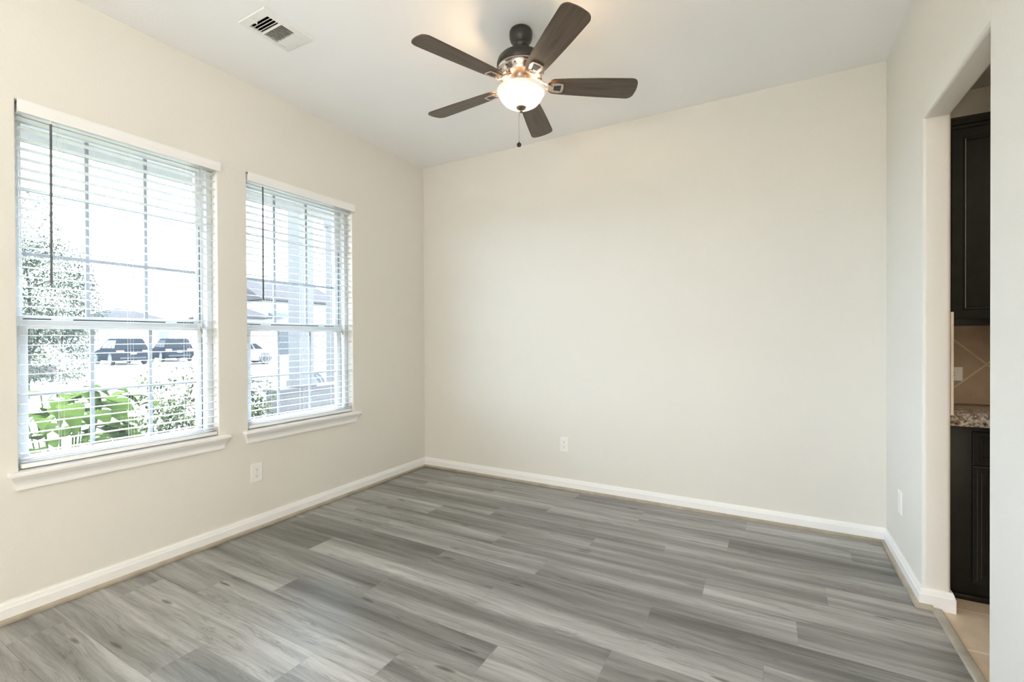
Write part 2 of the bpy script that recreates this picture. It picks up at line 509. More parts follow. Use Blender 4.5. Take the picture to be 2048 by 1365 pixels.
build_floor()
struct(MB().box((-LT, Y0, H), (W + WT, 0.12, H + 0.12)).build('ceiling', M['ceiling']))
struct(wall_grid('x', -LT, 0.0, [Y0, -6.2, -4.75, WIN[0][0], WIN[0][1], WIN[1][0], WIN[1][1], 0.12], [-0.4, 0.05, WZ0, WZ1, 2.35, H], [(3, 2), (5, 2), (1, 1), (1, 2), (1, 3)], 0.007, 3).build('wall_left', M['wall'], smooth=40))
struct(MB().box((0, 0, -0.1), (W + WT, 0.12, H)).build('wall_back', M['wall']))
struct(wall_grid('x', W, W + WT, [Y0, OPN, OPF, 0.0], [0.0, OPZ, H], [(1, 0)], 0.016, 5).build('wall_right', M['wall'], smooth=40))
struct(MB().box((-LT, Y0 - 0.12, -0.1), (W + WT, Y0, H)).build('wall_front', M['wall']))

# baseboards with a stepped top, and a quarter-round shoe of bare wood at the floor
BB = [(0, 0), (0.013, 0), (0.013, 0.058), (0.0105, 0.060), (0.0105, 0.066), (0.0085, 0.069), (0.0085, 0.074), (0.006, 0.077), (0.005, 0.083), (0, 0.083)]
path = [(0, Y0), (0, 0), (W, 0), (W, OPF), (W + WT, OPF), (W + WT, -0.62)]
for nm, a, b in (('baseboard_left', 0, 1), ('baseboard_back', 1, 2), ('baseboard_right', 2, 5)):
    struct(sweep(path, BB, a, b).build(nm, M['trim'], smooth=35))
struct(sweep([(W + WT, OPN), (W, OPN), (W, Y0)], BB, 0, 2).build('baseboard_near', M['trim'], smooth=35))
d0 = 0.0131
SH = [(d0, 0.0005)] + [(d0 + 0.017 * math.cos(t * PI / 12), 0.0005 + 0.018 * math.sin(t * PI / 12)) for t in range(0, 7)]
shoe_path = [(0, Y0), (0, 0), (W, 0), (W, OPF), (3.397, OPF)]
for i, (a, b) in enumerate(((0, 1), (1, 2), (2, 4))):
    struct(sweep(shoe_path, SH, a, b).build('trim_%d' % (i + 1), M['shoe'], smooth=50))
# metal-grey reducer strip between planks and tile
STRIP = mat('reducer_strip', (0.36, 0.33, 0.28), 0.35, var=0.2, vscale=10)
m = MB(); m.loft([[(3.392, y, 0.0005), (3.396, y, 0.008), (3.404, y, 0.010), (3.424, y, 0.009), (3.431, y, 0.0005)] for y in (OPN + 0.002, OPF - 0.014)])
struct(m.build('trim_4', STRIP, smooth=40))

# ------------------------------------------------------------------ windows
def build_window(idx, y0, y1, gl, gr, v1, v2):
    """single-hung vinyl window: gl..gr clear glass of the upper sash, v1 v2 muntin centres"""
    root = empty('window_%d' % idx, (0, 0, 0)); struct(root)
    xu, xl = -0.115, -0.085                                # centres of the upper and the lower sash
    fz0, fz1 = WZ0 + 0.02, WZ1 - 0.001
    fr = MB()
    rr = y1 - 0.001; ll = y0 + 0.001
    for a, b in (((-0.15, ll, fz0), (-0.055, ll + 0.022, fz1)), ((-0.15, rr - 0.030, fz0), (-0.055, rr, fz1)),
                 ((-0.15, ll, fz1 - 0.030), (-0.055, rr, fz1)), ((-0.15, ll, fz0), (-0.055, rr, fz0 + 0.022))):
        fr.box(a, b, 0.003)
    fr.build('window_frame', M['vinyl'], root, smooth=40)

    def sash(name, x, a0, a1, z0, z1, ga, gb, gz0, gz1, hz, vs, glass_name):
        s = MB()
        s.box((x - 0.014, a0, z0), (x + 0.014, ga, z1), 0.003); s.box((x - 0.014, gb, z0), (x + 0.014, a1, z1), 0.003)
        s.box((x - 0.0139, ga - 0.002, z0), (x + 0.0139, gb + 0.002, gz0), 0.003); s.box((x - 0.0139, ga - 0.002, gz1), (x + 0.0139, gb + 0.002, z1), 0.003)
        so = s.build(name, M['vinyl'], root, smooth=40)
        mu = MB()
        for v in vs: mu.box((x - 0.006, v - 0.008, gz0), (x + 0.006, v + 0.008, gz1), 0.002)
        for h in hz: mu.box((x - 0.0055, ga, h - 0.008), (x + 0.0055, gb, h + 0.008), 0.002)
        mu.build('muntins', M['muntin'], so, smooth=40)
        MB().box((x - 0.0085, ga - 0.001, gz0 - 0.001), (x - 0.0065, gb + 0.001, gz1 + 0.001)).build('pane', M['glass'], so)
        return so
    sash('upper_sash', xu, ll + 0.022, rr - 0.030, 1.235, fz1 - 0.03, gl, gr, 1.288, fz1 - 0.063, (1.563, 1.850), (v1, v2), 'pane')
    lo = sash('lower_sash', xl, ll + 0.022, rr - 0.046, fz0 + 0.022, 1.268, gl + 0.008, gr - 0.010, 0.668, 1.228, (0.936,), (v1 + 0.004, v2 + 0.004), 'pane')
    # finger lips on the meeting rail, dark strips stand in for the shaded gap
    lp = MB(); L = gr - gl
    lp.box((xl + 0.014, gl + 0.002, 1.263), (xl + 0.024, gr - 0.012, 1.268), 0.001)
    lp.build('meeting_rail_lip', M['vinyl'], lo)
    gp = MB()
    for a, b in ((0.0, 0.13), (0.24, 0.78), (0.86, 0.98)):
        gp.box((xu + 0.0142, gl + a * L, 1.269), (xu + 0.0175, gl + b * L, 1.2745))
    gp.build('rail_gap', M['gap_dark'], root)
    s2 = MB()  # dark strips painted where the gap beside each sash is in shade
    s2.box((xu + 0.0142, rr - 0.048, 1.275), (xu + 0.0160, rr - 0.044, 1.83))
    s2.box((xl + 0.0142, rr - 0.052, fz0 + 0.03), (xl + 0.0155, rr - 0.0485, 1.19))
    s2.build('side_gap', M['gap_dark'], root)
    MB().box((-0.1420, gl - 0.004, 0.66), (-0.1405, gr + 0.004, 1.25)).build('insect_screen', M['screen'], root)
    # sill: a flat stool and a coved apron, both returned at the ends
    st = MB()
    prof = [(0.600, 0.030), (0.600, 0.032), (0.603, 0.0345), (0.610, 0.0355), (0.617, 0.0345), (0.6195, 0.032)]
    st.loft([[(-0.055, y0 + 0.002, z), (0, y0 + 0.002, z), (0, y0 - p, z), (p + 0.008, y0 - p, z), (p + 0.008, y1 + p + 0.012, z), (0, y1 + p + 0.012, z), (0, y1 - 0.002, z), (-0.055, y1 - 0.002, z)] for z, p in prof])
    st.build('window_sill', M['trim'], root, smooth=30)
    ap = MB()
    prof = [(0.541, 0.008), (0.541, 0.013), (0.551, 0.0145), (0.556, 0.013), (0.566, 0.0145), (0.576, 0.018), (0.585, 0.0235), (0.590, 0.028), (0.5935, 0.028), (0.5995, 0.031)]
    ap.loft([[(0.0005, y0 - p, z), (p, y0 - p, z), (p, y1 + p + 0.012, z), (0.0005, y1 + p + 0.012, z)] for z, p in prof])
    ap.build('sill_apron', M['trim'], root, smooth=30)
    return root


build_window(1, WIN[0][0], WIN[0][1], -2.600, -1.893, -2.372, -2.131)
build_window(2, WIN[1][0], WIN[1][1], -1.598, -0.920, -1.400, -1.158)

# tall picture window, unseen, added behind the camera to bring in daylight
w3 = struct(empty('window_3', (0, 0, 0)))
m = MB()
for a, b in (((-0.14, -6.199, 0.051), (-0.06, -6.14, 2.349)), ((-0.14, -4.81, 0.051), (-0.06, -4.751, 2.349)), ((-0.14, -5.51, 0.051), (-0.06, -5.45, 2.349)),
             ((-0.139, -6.19, 0.051), (-0.061, -4.76, 0.11)), ((-0.139, -6.19, 2.29), (-0.061, -4.76, 2.349))): m.box(a, b, 0.003)
m.build('window_frame', M['vinyl'], w3)
MB().box((-0.103, -6.15, 0.1), (-0.099, -4.8, 2.3)).build('pane', M['glass'], w3)


# ------------------------------------------------------------------ blinds
def build_blind(y0, y1, label, wand_y, cord_y, ladders, gap):
    """white horizontal slat blind hung just inside the window opening"""
    yc = (y0 + y1) / 2
    root = empty('window_blind', (0.0, yc, 0.0), label=label, cat='window blind')
    a, b = y0 - yc + 0.005, y1 - yc - 0.003
    hr = MB().box((-0.052, a + 0.003, 2.150), (0.004, b - 0.003, 2.192), 0.003).build('head_rail', M['blind'], root, smooth=40)
    v = MB()
    va, vb = a - 0.002, b + 0.016
    v.loft([[(x, y, z) for x, z in ((0.010, 2.146), (0.017, 2.146), (0.0185, 2.152), (0.0175, 2.160), (0.0175, 2.186), (0.0185, 2.194), (0.017, 2.200), (0.010, 2.200))] for y in (va, vb)])
    v.build('valance', M['blind'], root, smooth=30)
    s = MB(); z = 2.128; k = 0; zb = 0.672
    n = 35; zs = [2.130 - i * (2.130 - 0.690) / (n - 1) for i in range(n)] + [0.668, 0.656]
    for z in zs:
        ring = []
        for t in range(5):                                  # slightly crowned slat
            u = -1 + t * 0.5
            ring.append((-0.0265 + u * 0.0205, z + 0.0014 * (1 - u * u) + 0.0006 * u))
        low = [(x, zz - 0.0024) for x, zz in reversed(ring)]
        s.loft([[(x, y, zz) for x, zz in ring + low] for y in (a + 0.004, b - 0.004)])
    s.build('slats', M['slat'], root, smooth=30)
    MB().box((-0.050, a + 0.004, 0.6265), (-0.003, b - 0.004, 0.646), 0.004).build('bottom_rail', M['blind'], root, smooth=40)
    for yl in ladders:
        c = MB()
        for dx, dy in ((-0.0045, -0.006), (-0.0045, 0.006), (-0.0485, 0.0)):
            c.cyl((dx, yl - yc + dy, 0.64), (dx, yl - yc + dy, 2.152), 0.0006, n=6)
        c.build('ladder_cord', M['cord'], root)
    wz = 1.421
    wd = MB(); wy = wand_y - yc
    wd.tube([(0.0075, wy, 2.132), (0.0075, wy - 0.001, 1.9), (0.0075, wy - 0.003, wz + 0.02), (0.0075, wy - 0.003, wz)], [0.0042, 0.0044, 0.0050, 0.0048], n=8)
    wo = wd.build('tilt_wand', M['wand'], root, smooth=20)
    MB().cyl((0.0075, wy, 2.13), (0.0075, wy, 2.152), 0.0025, n=8).build('wand_hook', M['cord'], wo)
    c = MB(); cy = cord_y - yc
    for dy in (-0.0035, 0.0035):
        c.tube([(0.006, cy + dy * 2, 2.150), (0.006, cy + dy, 1.6), (0.006, cy + dy * 0.6, 1.24)], 0.0009, n=6)
    co = c.build('lift_cord', M['cord'], root)
    t = MB()
    for dz, dy in ((0.0, 0.004), (0.012, -0.004)):
        t.lathe([(0.0012, 0.030), (0.003, 0.026), (0.0042, 0.010), (0.0055, 0.002), (0.0045, 0.0), (0.001, 0.0)], (0.006, cy + dy, 1.208 + dz), 12)
    t.build('cord_tassel', mat('tassel_cream', (0.42, 0.41, 0.37), 0.5), co, smooth=50)
    return root


build_blind(WIN[0][0], WIN[0][1], 'white slatted blind over the left window, the one nearer the camera', -2.533, -1.920, (-2.500, -2.238, -1.982), 0)
build_blind(WIN[1][0], WIN[1][1], 'white slatted blind over the right window, nearer the room corner', -1.554, -0.944, (-1.506, -1.260, -1.002), 0)

# ------------------------------------------------------------------ ceiling fan
FAN = Vector((1.684, -1.250, H))


def build_fan():
    root = empty('ceiling_fan', FAN, label='five-bladed dark wood and bronze ceiling fan with lit bowl light', cat='ceiling fan')
    MB().lathe([(0.0, 0), (0.047, 0), (0.054, -0.004), (0.058, -0.013), (0.0588, -0.024), (0.0580, -0.040), (0.0530, -0.056), (0.0445, -0.069), (0.041, -0.073), (0.041, -0.079), (0.038, -0.086), (0.030, -0.096), (0.0, -0.096)], n=40).build('canopy', M['bronze_dark'], root, smooth=40)
    MB().lathe([(0.0, -0.09), (0.0135, -0.09), (0.0135, -0.112), (0.024, -0.114), (0.024, -0.128), (0.0, -0.128)], n=24).build('downrod', M['bronze_dark'], root, smooth=40)
    MB().lathe([(0.0, -0.120), (0.040, -0.121), (0.076, -0.124), (0.081, -0.127), (0.083, -0.132), (0.104, -0.140), (0.117, -0.154), (0.123, -0.172), (0.1235, -0.186), (0.119, -0.194), (0.0, -0.194)], n=48).build('motor_housing', M['bronze_dark'], root, smooth=40)
    md = MB().lathe([(0.0, -0.194), (0.117, -0.194), (0.119, -0.197), (0.119, -0.202), (0.114, -0.205), (0.112, -0.210), (0.114, -0.213), (0.108, -0.228), (0.100, -0.236), (0.099, -0.242), (0.085, -0.246), (0.074, -0.248), (0.0, -0.248)], n=48).build('motor_band', M['bronze'], root, smooth=40)
    for k in range(14):
        sl = MB()
        a = 2 * PI * k / 14
        m4 = Matrix.Rotation(a, 4, 'Z') @ Matrix.Translation((0.1125, 0, -0.2215)) @ Matrix.Rotation(math.radians(-35), 4, 'Y')
        sl.xbox(m4, (0.004, 0.0085, 0.011), 0.0015)
        sl.build('vent_slot', M['slot'], md)
    MB().lathe([(0.0, -0.248), (0.060, -0.248), (0.060, -0.272), (0.050, -0.276), (0.050, -0.300), (0.030, -0.312), (0.0, -0.312)], n=32).build('switch_housing', M['bronze'], root, smooth=40)
    # five blades, each pitched about its own length
    out = []
    N = 9
    r0, r1, w0, w1 = 0.138, 0.592, 0.049, 0.068
    def side(s):
        pts = []
        for k in range(N):                                  # rounded root
            t = PI / 2 * k / (N - 1); pts.append((r0 + 0.045 * (1 - math.sin(t)) , s * (w0 - 0.042 * (1 - math.cos(PI / 2 - t)) ) * 1.0))
        return pts
    up_ = []
    for k in range(7):
        t = PI / 2 * k / 6; up_.append((r0 + 0.035 * (1 - math.sin(t)), w0 - 0.035 + 0.035 * math.sin(t) if k else w0 - 0.035))
    rootc = [(r0 + 0.035 - 0.035 * math.cos(PI / 2 * k / 6), w0 - 0.035 + 0.035 * math.sin(PI / 2 * k / 6)) for k in range(7)]
    tipc = [(r1 - 0.036 + 0.036 * math.sin(PI / 2 * k / 6), w1 - 0.036 + 0.036 * math.cos(PI / 2 * k / 6)) for k in range(7)]
    half = rootc + [(0.25, w0 + 0.006), (0.40, w0 + 0.014)] + tipc + [(r1 + 0.003, 0.012)]
    outline = half + [(x, -y) for x, y in reversed(half)]
    for k in range(5):
        ang = math.radians(-111.4 + 72 * k)
        rotm = Matrix.Rotation(ang, 4, 'Z')
        pitch = Matrix.Rotation(math.radians(PITCH), 4, 'X')
        b = MB().prism(outline, -0.003, 0.003); b.bm.transform(pitch)
        bo = b.build('blade', M['blade'], root, smooth=30)
        bo.rotation_euler = (0, 0, ang); bo.location = (0, 0, -0.280)
        # bracket under the blade: shield plate, open loop and the arm up to the motor
        br = MB()
        sh = [(0.138, 0.013), (0.156, 0.027), (0.190, 0.033), (0.212, 0.028), (0.217, 0.0)]
        sh = sh + [(x, -y) for x, y in reversed(sh[:-1])]
        br.prism(sh, -0.010, -0.0035)
        br.bm.transform(pitch)
        for s in (-1, 1):
            br.tube([(0.074, s * 0.006, 0.034), (0.095, s * 0.010, 0.022), (0.118, s * 0.019, 0.004), (0.138, s * 0.019, -0.008), (0.160, s * 0.010, -0.009)], [0.0075, 0.006, 0.005, 0.005, 0.005], n=8)
        bro = br.build('blade_bracket', M['bronze'], bo, smooth=40)
        sc = MB()
        sc.prism([(0.166, 0.014), (0.202, 0.019), (0.202, -0.019), (0.166, -0.014)], -0.0115, -0.0098); sc.bm.transform(pitch)
        sc.build('bracket_recess', M['bronze_dark'], bo)
    # light kit: frosted glass bowl, rim, finial and pull chain
    MB().lathe([(0.112, -0.306), (0.118, -0.3045), (0.1235, -0.309), (0.1245, -0.316), (0.120, -0.322), (0.109, -0.328), (0.105, -0.326), (0.1105, -0.318), (0.112, -0.310)], n=56).build('bowl_rim', M['bowl_rim'], root, smooth=60)
    MB().lathe([(0.104, -0.326), (0.1095, -0.327), (0.1095, -0.334), (0.102, -0.350), (0.087, -0.367), (0.064, -0.381), (0.036, -0.390), (0.012, -0.393), (0.0, -0.393), (0.0, -0.389), (0.034, -0.386), (0.062, -0.377), (0.084, -0.363), (0.098, -0.347), (0.105, -0.333)], n=56).build('light_bowl', M['bowl'], root, smooth=60)
    MB().lathe([(0.0, -0.388), (0.026, -0.390), (0.0265, -0.392), (0.022, -0.398), (0.012, -0.403), (0.006, -0.406), (0.008, -0.410), (0.0085, -0.413), (0.006, -0.417), (0.0, -0.418)], n=28).build('finial', M['brass'], root, smooth=50)
    ch = MB()
    px = -0.0105
    ch.tube([(px + 0.008, px * 0.4, -0.402), (px + 0.004, px * 0.4, -0.420), (px, px * 0.5, -0.436), (px, px * 0.5, -0.565)], 0.0009, n=6)
    ch.tube([(px - 0.001, px * 0.5, -0.398), (px, px * 0.5, -0.436)], 0.0007, n=6)
    zc = -0.44
    while zc > -0.565:
        ch.lathe([(0.0, 0.0013), (0.0013, 0.0), (0.0, -0.0013)], (px, px * 0.5, zc), 6); zc -= 0.0045
    co = ch.build('pull_chain', M['brass'], root)
    pd = MB()
    pd.cyl((px, px * 0.5, -0.563), (px, px * 0.5, -0.570), 0.002, n=8)
    dv = (CAM - FAN); dv.z = 0; dv = Vector((0.6, -1.0, -0.9)).normalized()
    c0 = Vector((px, px * 0.5, -0.580)); pd.cyl(c0 - dv * 0.0018, c0 + dv * 0.0018, 0.0115, n=20)
    pd.build('pendant', M['bronze_dark'], co, smooth=40)
    # the two bulbs inside the bowl
    for s in (-1, 1):
        l = bpy.data.lights.new('bulb', 'POINT'); l.energy = 4.0; l.color = (1.0, 0.66, 0.36); l.shadow_soft_size = 0.02
        lo = bpy.data.objects.new('bulb', l); COL.objects.link(lo); lo.parent = root; lo.location = (0.078 * s * 0.85, 0.078 * s * 0.3, -0.302)
    return root


PITCH = -12
build_fan()


# ------------------------------------------------------------------ ceiling register
def build_vent():
    x0, x1, y0, y1 = 0.503, 0.716, -1.994, -1.724
    c = Vector(((x0 + x1) / 2, (y0 + y1) / 2, H))
    root = empty('ceiling_vent', c, label='white rectangular air register on the ceiling left of the fan', cat='air vent')
    hx, hy = (x1 - x0) / 2, (y1 - y0) / 2
    ix, iy = hx - 0.034, hy - 0.037
    f = MB()
    ring = lambda ax, ay, z: [(-ax, -ay, z), (ax, -ay, z), (ax, ay, z), (-ax, ay, z)]
    f.loft([ring(ix, iy, -0.001), ring(hx - 0.001, hy - 0.001, -0.001), ring(hx, hy, -0.002), ring(hx - 0.003, hy - 0.003, -0.0065), ring(ix + 0.006, iy + 0.006, -0.0105), ring(ix, iy, -0.0125), ring(ix, iy, -0.001)], cap0=False, cap1=False)
    bmesh.ops.remove_doubles(f.bm, verts=f.bm.verts[:], dist=1e-5)
    for yb in (-0.0285, 0.0545):
        f.box((-ix, yb - 0.0035, -0.0138), (ix, yb + 0.0035, -0.002), 0.001)
    f.build('vent_frame', M['vent'], root, smooth=30)
    MB().box((-ix, -iy, -0.0018), (ix, iy, -0.0008)).build('duct_shade_sheet', M['duct'], root)  # flat dark sheet in place of the unlit duct
    lv = MB()
    # first bank: louvres thrown open towards the viewer
    for k in range(5):
        yk = -iy + 0.004 + k * (iy - 0.032) / 4.0
        lv.xbox(Matrix.Translation((0, yk, -0.008)) @ Matrix.Rotation(math.radians(36), 4, 'X'), (2 * ix, 0.0095, 0.0014))
    lv.build('louvre_bank', M['vent'], root)
    lv = MB()
    for k in range(13):
        xk = -ix + 0.002 + k * (2 * ix - 0.004) / 12
        lv.xbox(Matrix.Translation((xk, 0.013, -0.0085)) @ Matrix.Rotation(math.radians(50), 4, 'Y'), (0.0105, 0.076, 0.0012))
    lv.build('louvre_bank', M['vent'], root)
    lv = MB()
    for k in range(5):
        yk = 0.062 + k * (iy - 0.064) / 4.0
        lv.xbox(Matrix.Translation((0, yk, -0.009)) @ Matrix.Rotation(math.radians(-38), 4, 'X'), (2 * ix, 0.0105, 0.0012))
    lv.build('louvre_bank', M['vent'], root)
    MB().xbox(Matrix.Translation((-0.012, -iy - 0.004, -0.0175)), (0.004, 0.016, 0.011), 0.001).build('damper_lever', M['vent'], root)
    for s in (-1, 1):
        MB().lathe([(0.0, -0.0115), (0.0035, -0.0115), (0.003, -0.013), (0.0, -0.0135)], (0.0, s * (hy - 0.016), 0), 12).build('screw', M['screw'], root)


build_vent()


# ------------------------------------------------------------------ wall outlets
def build_outlet(name, loc, rot, label, cat='wall outlet', group=None):
    root = empty(name, loc, label=label, cat=cat, group=group)
    root.rotation_euler = rot                                # local: +z out of the wall, y up, x sideways
    p = MB()
    rr = lambda hx, hy, z: [(-hx, -hy, z), (hx, -hy, z), (hx, hy, z), (-hx, hy, z)]
    p.loft([rr(0.0355, 0.057, 0.0003), rr(0.0355, 0.057, 0.0035), rr(0.033, 0.0545, 0.0058), rr(0.0, 0.0, 0.006)])
    p.build('cover_plate', M['plastic'], root, smooth=25)
    for s in (-1, 1):
        rc = MB(); pts = [(0.0165 * math.cos(a), 0.0135 * math.sin(a)) for a in [2 * PI * i / 24 for i in range(24)]]
        pts = [(max(-0.0155, min(0.0155, x)), y + s * 0.0195) for x, y in pts]
        rc.prism(pts, 0.0055, 0.0072)
        ro = rc.build('receptacle', M['plastic'], root, smooth=40)
        h = MB()
        h.box((-0.0075, s * 0.0195 + 0.0005, 0.0070), (-0.0055, s * 0.0195 + 0.0085, 0.00735))
        h.box((0.0055, s * 0.0195 + 0.0015, 0.0070), (0.0075, s * 0.0195 + 0.0075, 0.00735))
        h.cyl((0, s * 0.0195 - 0.006, 0.0070), (0, s * 0.0195 - 0.006, 0.00735), 0.0027, n=12)
        h.build('slot', M['slot'], ro)
    MB().lathe([(0.0, 0.0056), (0.003, 0.0058), (0.0025, 0.0068), (0, 0.007)], n=12).build('screw', M['screw'], root)
    return root


build_outlet('wall_outlet', (0, -1.605, 0.348), (PI / 2, 0, PI / 2), 'white duplex outlet on the left wall below the windows')
build_outlet('wall_outlet', (1.390, 0, 0.347), (PI / 2, 0, 0), 'white duplex outlet low on the back wall')
bp_ = empty('wall_plate', (W, -0.332, 0.335), label='blank white wall plate low on the right wall beside the opening', cat='wall plate')
bp_.rotation_euler = (PI / 2, 0, -PI / 2)
m = MB(); rr = lambda hx, hy, z: [(-hx, -hy, z), (hx, -hy, z), (hx, hy, z), (-hx, hy, z)]
m.loft([rr(0.0355, 0.057, 0.0003), rr(0.0355, 0.057, 0.0035), rr(0.033, 0.0545, 0.0058), rr(0.0, 0.0, 0.006)]); m.build('cover_plate', M['plastic'], bp_, smooth=25)
for q in (-0.042, 0.042): MB().lathe([(0.0, 0.0056), (0.003, 0.0058), (0.0025, 0.0066), (0, 0.0068)], (0, q, 0), 12).build('screw', M['plastic'], bp_)

# ------------------------------------------------------------------ kitchen beyond the opening
KB, KX, KZ = -0.20, 5.2, 2.403                               # kitchen back wall, far side, ceiling
struct(MB().box((W + 0.03, -4.6, -0.012), (KX, KB, 0.0)).build('floor_kitchen', M['tile_floor'])).location = (0, -0.005 + 0.0, 0)
struct(MB().box((W + WT, -4.6, KZ), (KX, KB + 0.1, KZ + 0.1)).build('ceiling_kitchen', M['wall']))
struct(MB().box((W + WT, KB, -0.1), (KX, KB + 0.1, KZ)).build('wall_kitchen_back', M['wall']))
struct(MB().box((KX, -4.6, -0.1), (KX + 0.1, KB + 0.1, KZ)).build('wall_kitchen_side', M['wall']))
struct(MB().box((W + WT, -4.7, -0.1), (KX + 0.1, -4.6, KZ)).build('wall_kitchen_near', M['wall']))
struct(MB().box((3.462, KB - 0.010, 0.838), (KX, KB - 0.0005, 1.245)).build('backsplash', M['tile_wall']))
TILE_MAP.inputs['Location'].default_value = (-1.8957, -3.3623, 0)      # a tile corner beside the outlet
tr = MB().box((W + WT + 0.0005, -0.700, 0.838), (W + WT + 0.010, KB - 0.011, 1.280), 0.002)
struct(tr.build('backsplash_return', mat('tile_edge', (0.62, 0.54, 0.43), 0.4, var=0.1)))


def panel_door(mb, x0, x1, z0, z1, yf, t=0.019, rail=0.052):
    """raised-panel door front: slab, stepped recess and centre field facing -y"""
    def r(i, y): return [(x0 + i, y, z0 + i), (x1 - i, y, z0 + i), (x1 - i, y, z1 - i), (x0 + i, y, z1 - i)]
    mb.loft([r(0, yf + t), r(0, yf + 0.002), r(0.003, yf), r(rail - 0.012, yf), r(rail - 0.009, yf + 0.0035), r(rail, yf + 0.0035), r(rail + 0.003, yf + 0.009), r(rail + 0.010, yf + 0.009)])
    return mb


EDGE_GLINT = mat('edge_glint', (0.36, 0.36, 0.34), 0.4)  # light caught by the door bevel, put in as a paler colour
EDGE_GLINT2 = mat('edge_glint_dim', (0.05, 0.05, 0.048), 0.35)  # dimmer highlight lines on the doors, also put in as colour
YF = -0.570
base = empty('base_cabinet', (3.95, KB, 0.0), label='black kitchen base cabinet under the speckled countertop, seen through the opening', cat='kitchen cabinet')
o = base.location
loc = lambda b: (b.bm.transform(Matrix.Translation(-o)), b)[1]
bd = MB(); bd.box((3.467, YF + 0.019, 0.0), (4.60, KB - 0.0115, 0.775), 0.001); bd.box((3.467, YF + 0.008, 0.0), (4.60, YF + 0.02, 0.024), 0.003)
loc(bd).build('body', M['black_cab'], base, smooth=30)
for xa in (3.567, 4.08):
    loc(panel_door(MB(), xa, xa + 0.46, 0.609, 0.755, YF, rail=0.032)).build('drawer_front', M['black_cab'], base, smooth=25)
    do = loc(panel_door(MB(), xa, xa + 0.46, 0.084, 0.603, YF)).build('door', M['black_cab'], base, smooth=25)
    for dx in (0.013, 0.027): loc(MB().box((xa + dx, YF - 0.0006, 0.084 + dx), (xa + dx + 0.0018, YF + 0.002, 0.603 - dx), 0.0004)).build('bead_glint', EDGE_GLINT2, do)
ct = MB().box((3.4625, -0.602, 0.778), (4.62, KB - 0.0105, 0.837), 0.006, 3).build('countertop', M['granite'], smooth=40)
tag(ct, 'brown and white speckled stone countertop on the black base cabinet', 'countertop')
YU = -0.500
upc = empty('upper_cabinet', (3.95, KB, 1.2274), label='tall black kitchen wall cabinet with crown moulding above the tiled backsplash', cat='kitchen cabinet')
o = upc.location
ub = MB(); ub.box((3.467, YU + 0.019, 1.2274), (4.60, KB - 0.0115, 2.128), 0.001)
loc(ub).build('body', M['black_cab'], upc, smooth=30)
for xa in (3.512, 4.02):
    do = loc(panel_door(MB(), xa, xa + 0.49, 1.2545, 2.118, YU)).build('door', M['black_cab'], upc, smooth=25)
    q = 0.048
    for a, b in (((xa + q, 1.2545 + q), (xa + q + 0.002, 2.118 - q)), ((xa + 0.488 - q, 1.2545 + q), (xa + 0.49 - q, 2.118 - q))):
        loc(MB().box((a[0], YU - 0.0008, a[1]), (b[0], YU + 0.004, b[1]), 0.0006)).build('bead_glint', EDGE_GLINT, do)
    loc(MB().box((xa + q, YU - 0.0003, 1.2545 + q), (xa + 0.49 - q, YU + 0.004, 1.2560 + q), 0.0004)).build('bead_glint', EDGE_GLINT2, do)
cr = MB()
prof = [(0.0, 2.1285), (0.010, 2.1285), (0.012, 2.140), (0.020, 2.143), (0.024, 2.152), (0.034, 2.162), (0.036, 2.171), (0.0, 2.171)]
cr.loft([[(x, YU + 0.030 - d, z) for d, z in prof] for x in (3.467, 4.60)])
loc(cr).build('crown', M['black_cab'], upc, smooth=25)
ko = build_outlet('wall_outlet', (3.5725, KB - 0.010, 0.986), (PI / 2, PI / 2, 0), 'white outlet turned on its side on the brown tiled backsplash')


# ------------------------------------------------------------------ outdoors
G = -0.45
struct(MB().box((-90, -60, G - 0.3), (-0.2, 90, G)).build('ground_lawn', M['lawn']))
struct(MB().box((-30.5, -60, G), (-26.9, 90, G + 0.012)).build('street', M['concrete']))
struct(MB().box((-48, 6.5, G), (-30.5, 21.5, G + 0.014)).build('driveway_far', M['concrete']))
struct(MB().box((-22.5, 3.2, G), (-3.6, 9.5, G + 0.016)).build('driveway_near', M['concrete']))
# eave of the house over the windows
sf = MB().box((-0.66, -7.0, 2.230), (-LT, 0.6, 2.245)); sf.box((-0.68, -7.0, 2.228), (-0.66, 0.6, 2.40)); struct(sf.build('soffit', M['soffit']))
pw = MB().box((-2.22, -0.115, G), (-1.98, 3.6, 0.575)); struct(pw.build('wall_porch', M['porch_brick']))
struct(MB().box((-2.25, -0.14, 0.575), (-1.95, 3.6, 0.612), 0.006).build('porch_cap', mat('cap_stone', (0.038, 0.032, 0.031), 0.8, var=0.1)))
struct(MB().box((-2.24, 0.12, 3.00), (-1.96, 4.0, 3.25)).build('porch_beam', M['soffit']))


def porch_column(x, y, z0, s, label):
    root = empty('porch_column', (x, y, z0), label=label, cat='porch column', group=None)
    h = 3.00 - z0
    MB().box((-s / 2, -s / 2, 0.0), (s / 2, s / 2, h), 0.004).build('shaft', M['column'], root)
    cp = MB().box((-s / 2 - 0.02, -s / 2 - 0.02, 0.0), (s / 2 + 0.02, s / 2 + 0.02, 0.09), 0.006)
    cp.build('plinth', M['column'], root)
    cp = MB().box((-s / 2 - 0.02, -s / 2 - 0.02, h - 0.10), (s / 2 + 0.02, s / 2 + 0.02, h), 0.006)
    cp.build('capital', M['column'], root)
    return root


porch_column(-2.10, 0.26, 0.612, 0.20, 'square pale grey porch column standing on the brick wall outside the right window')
porch_column(-3.10, 1.60, G, 0.20, 'pale porch column farther out, at the right edge of the right window')


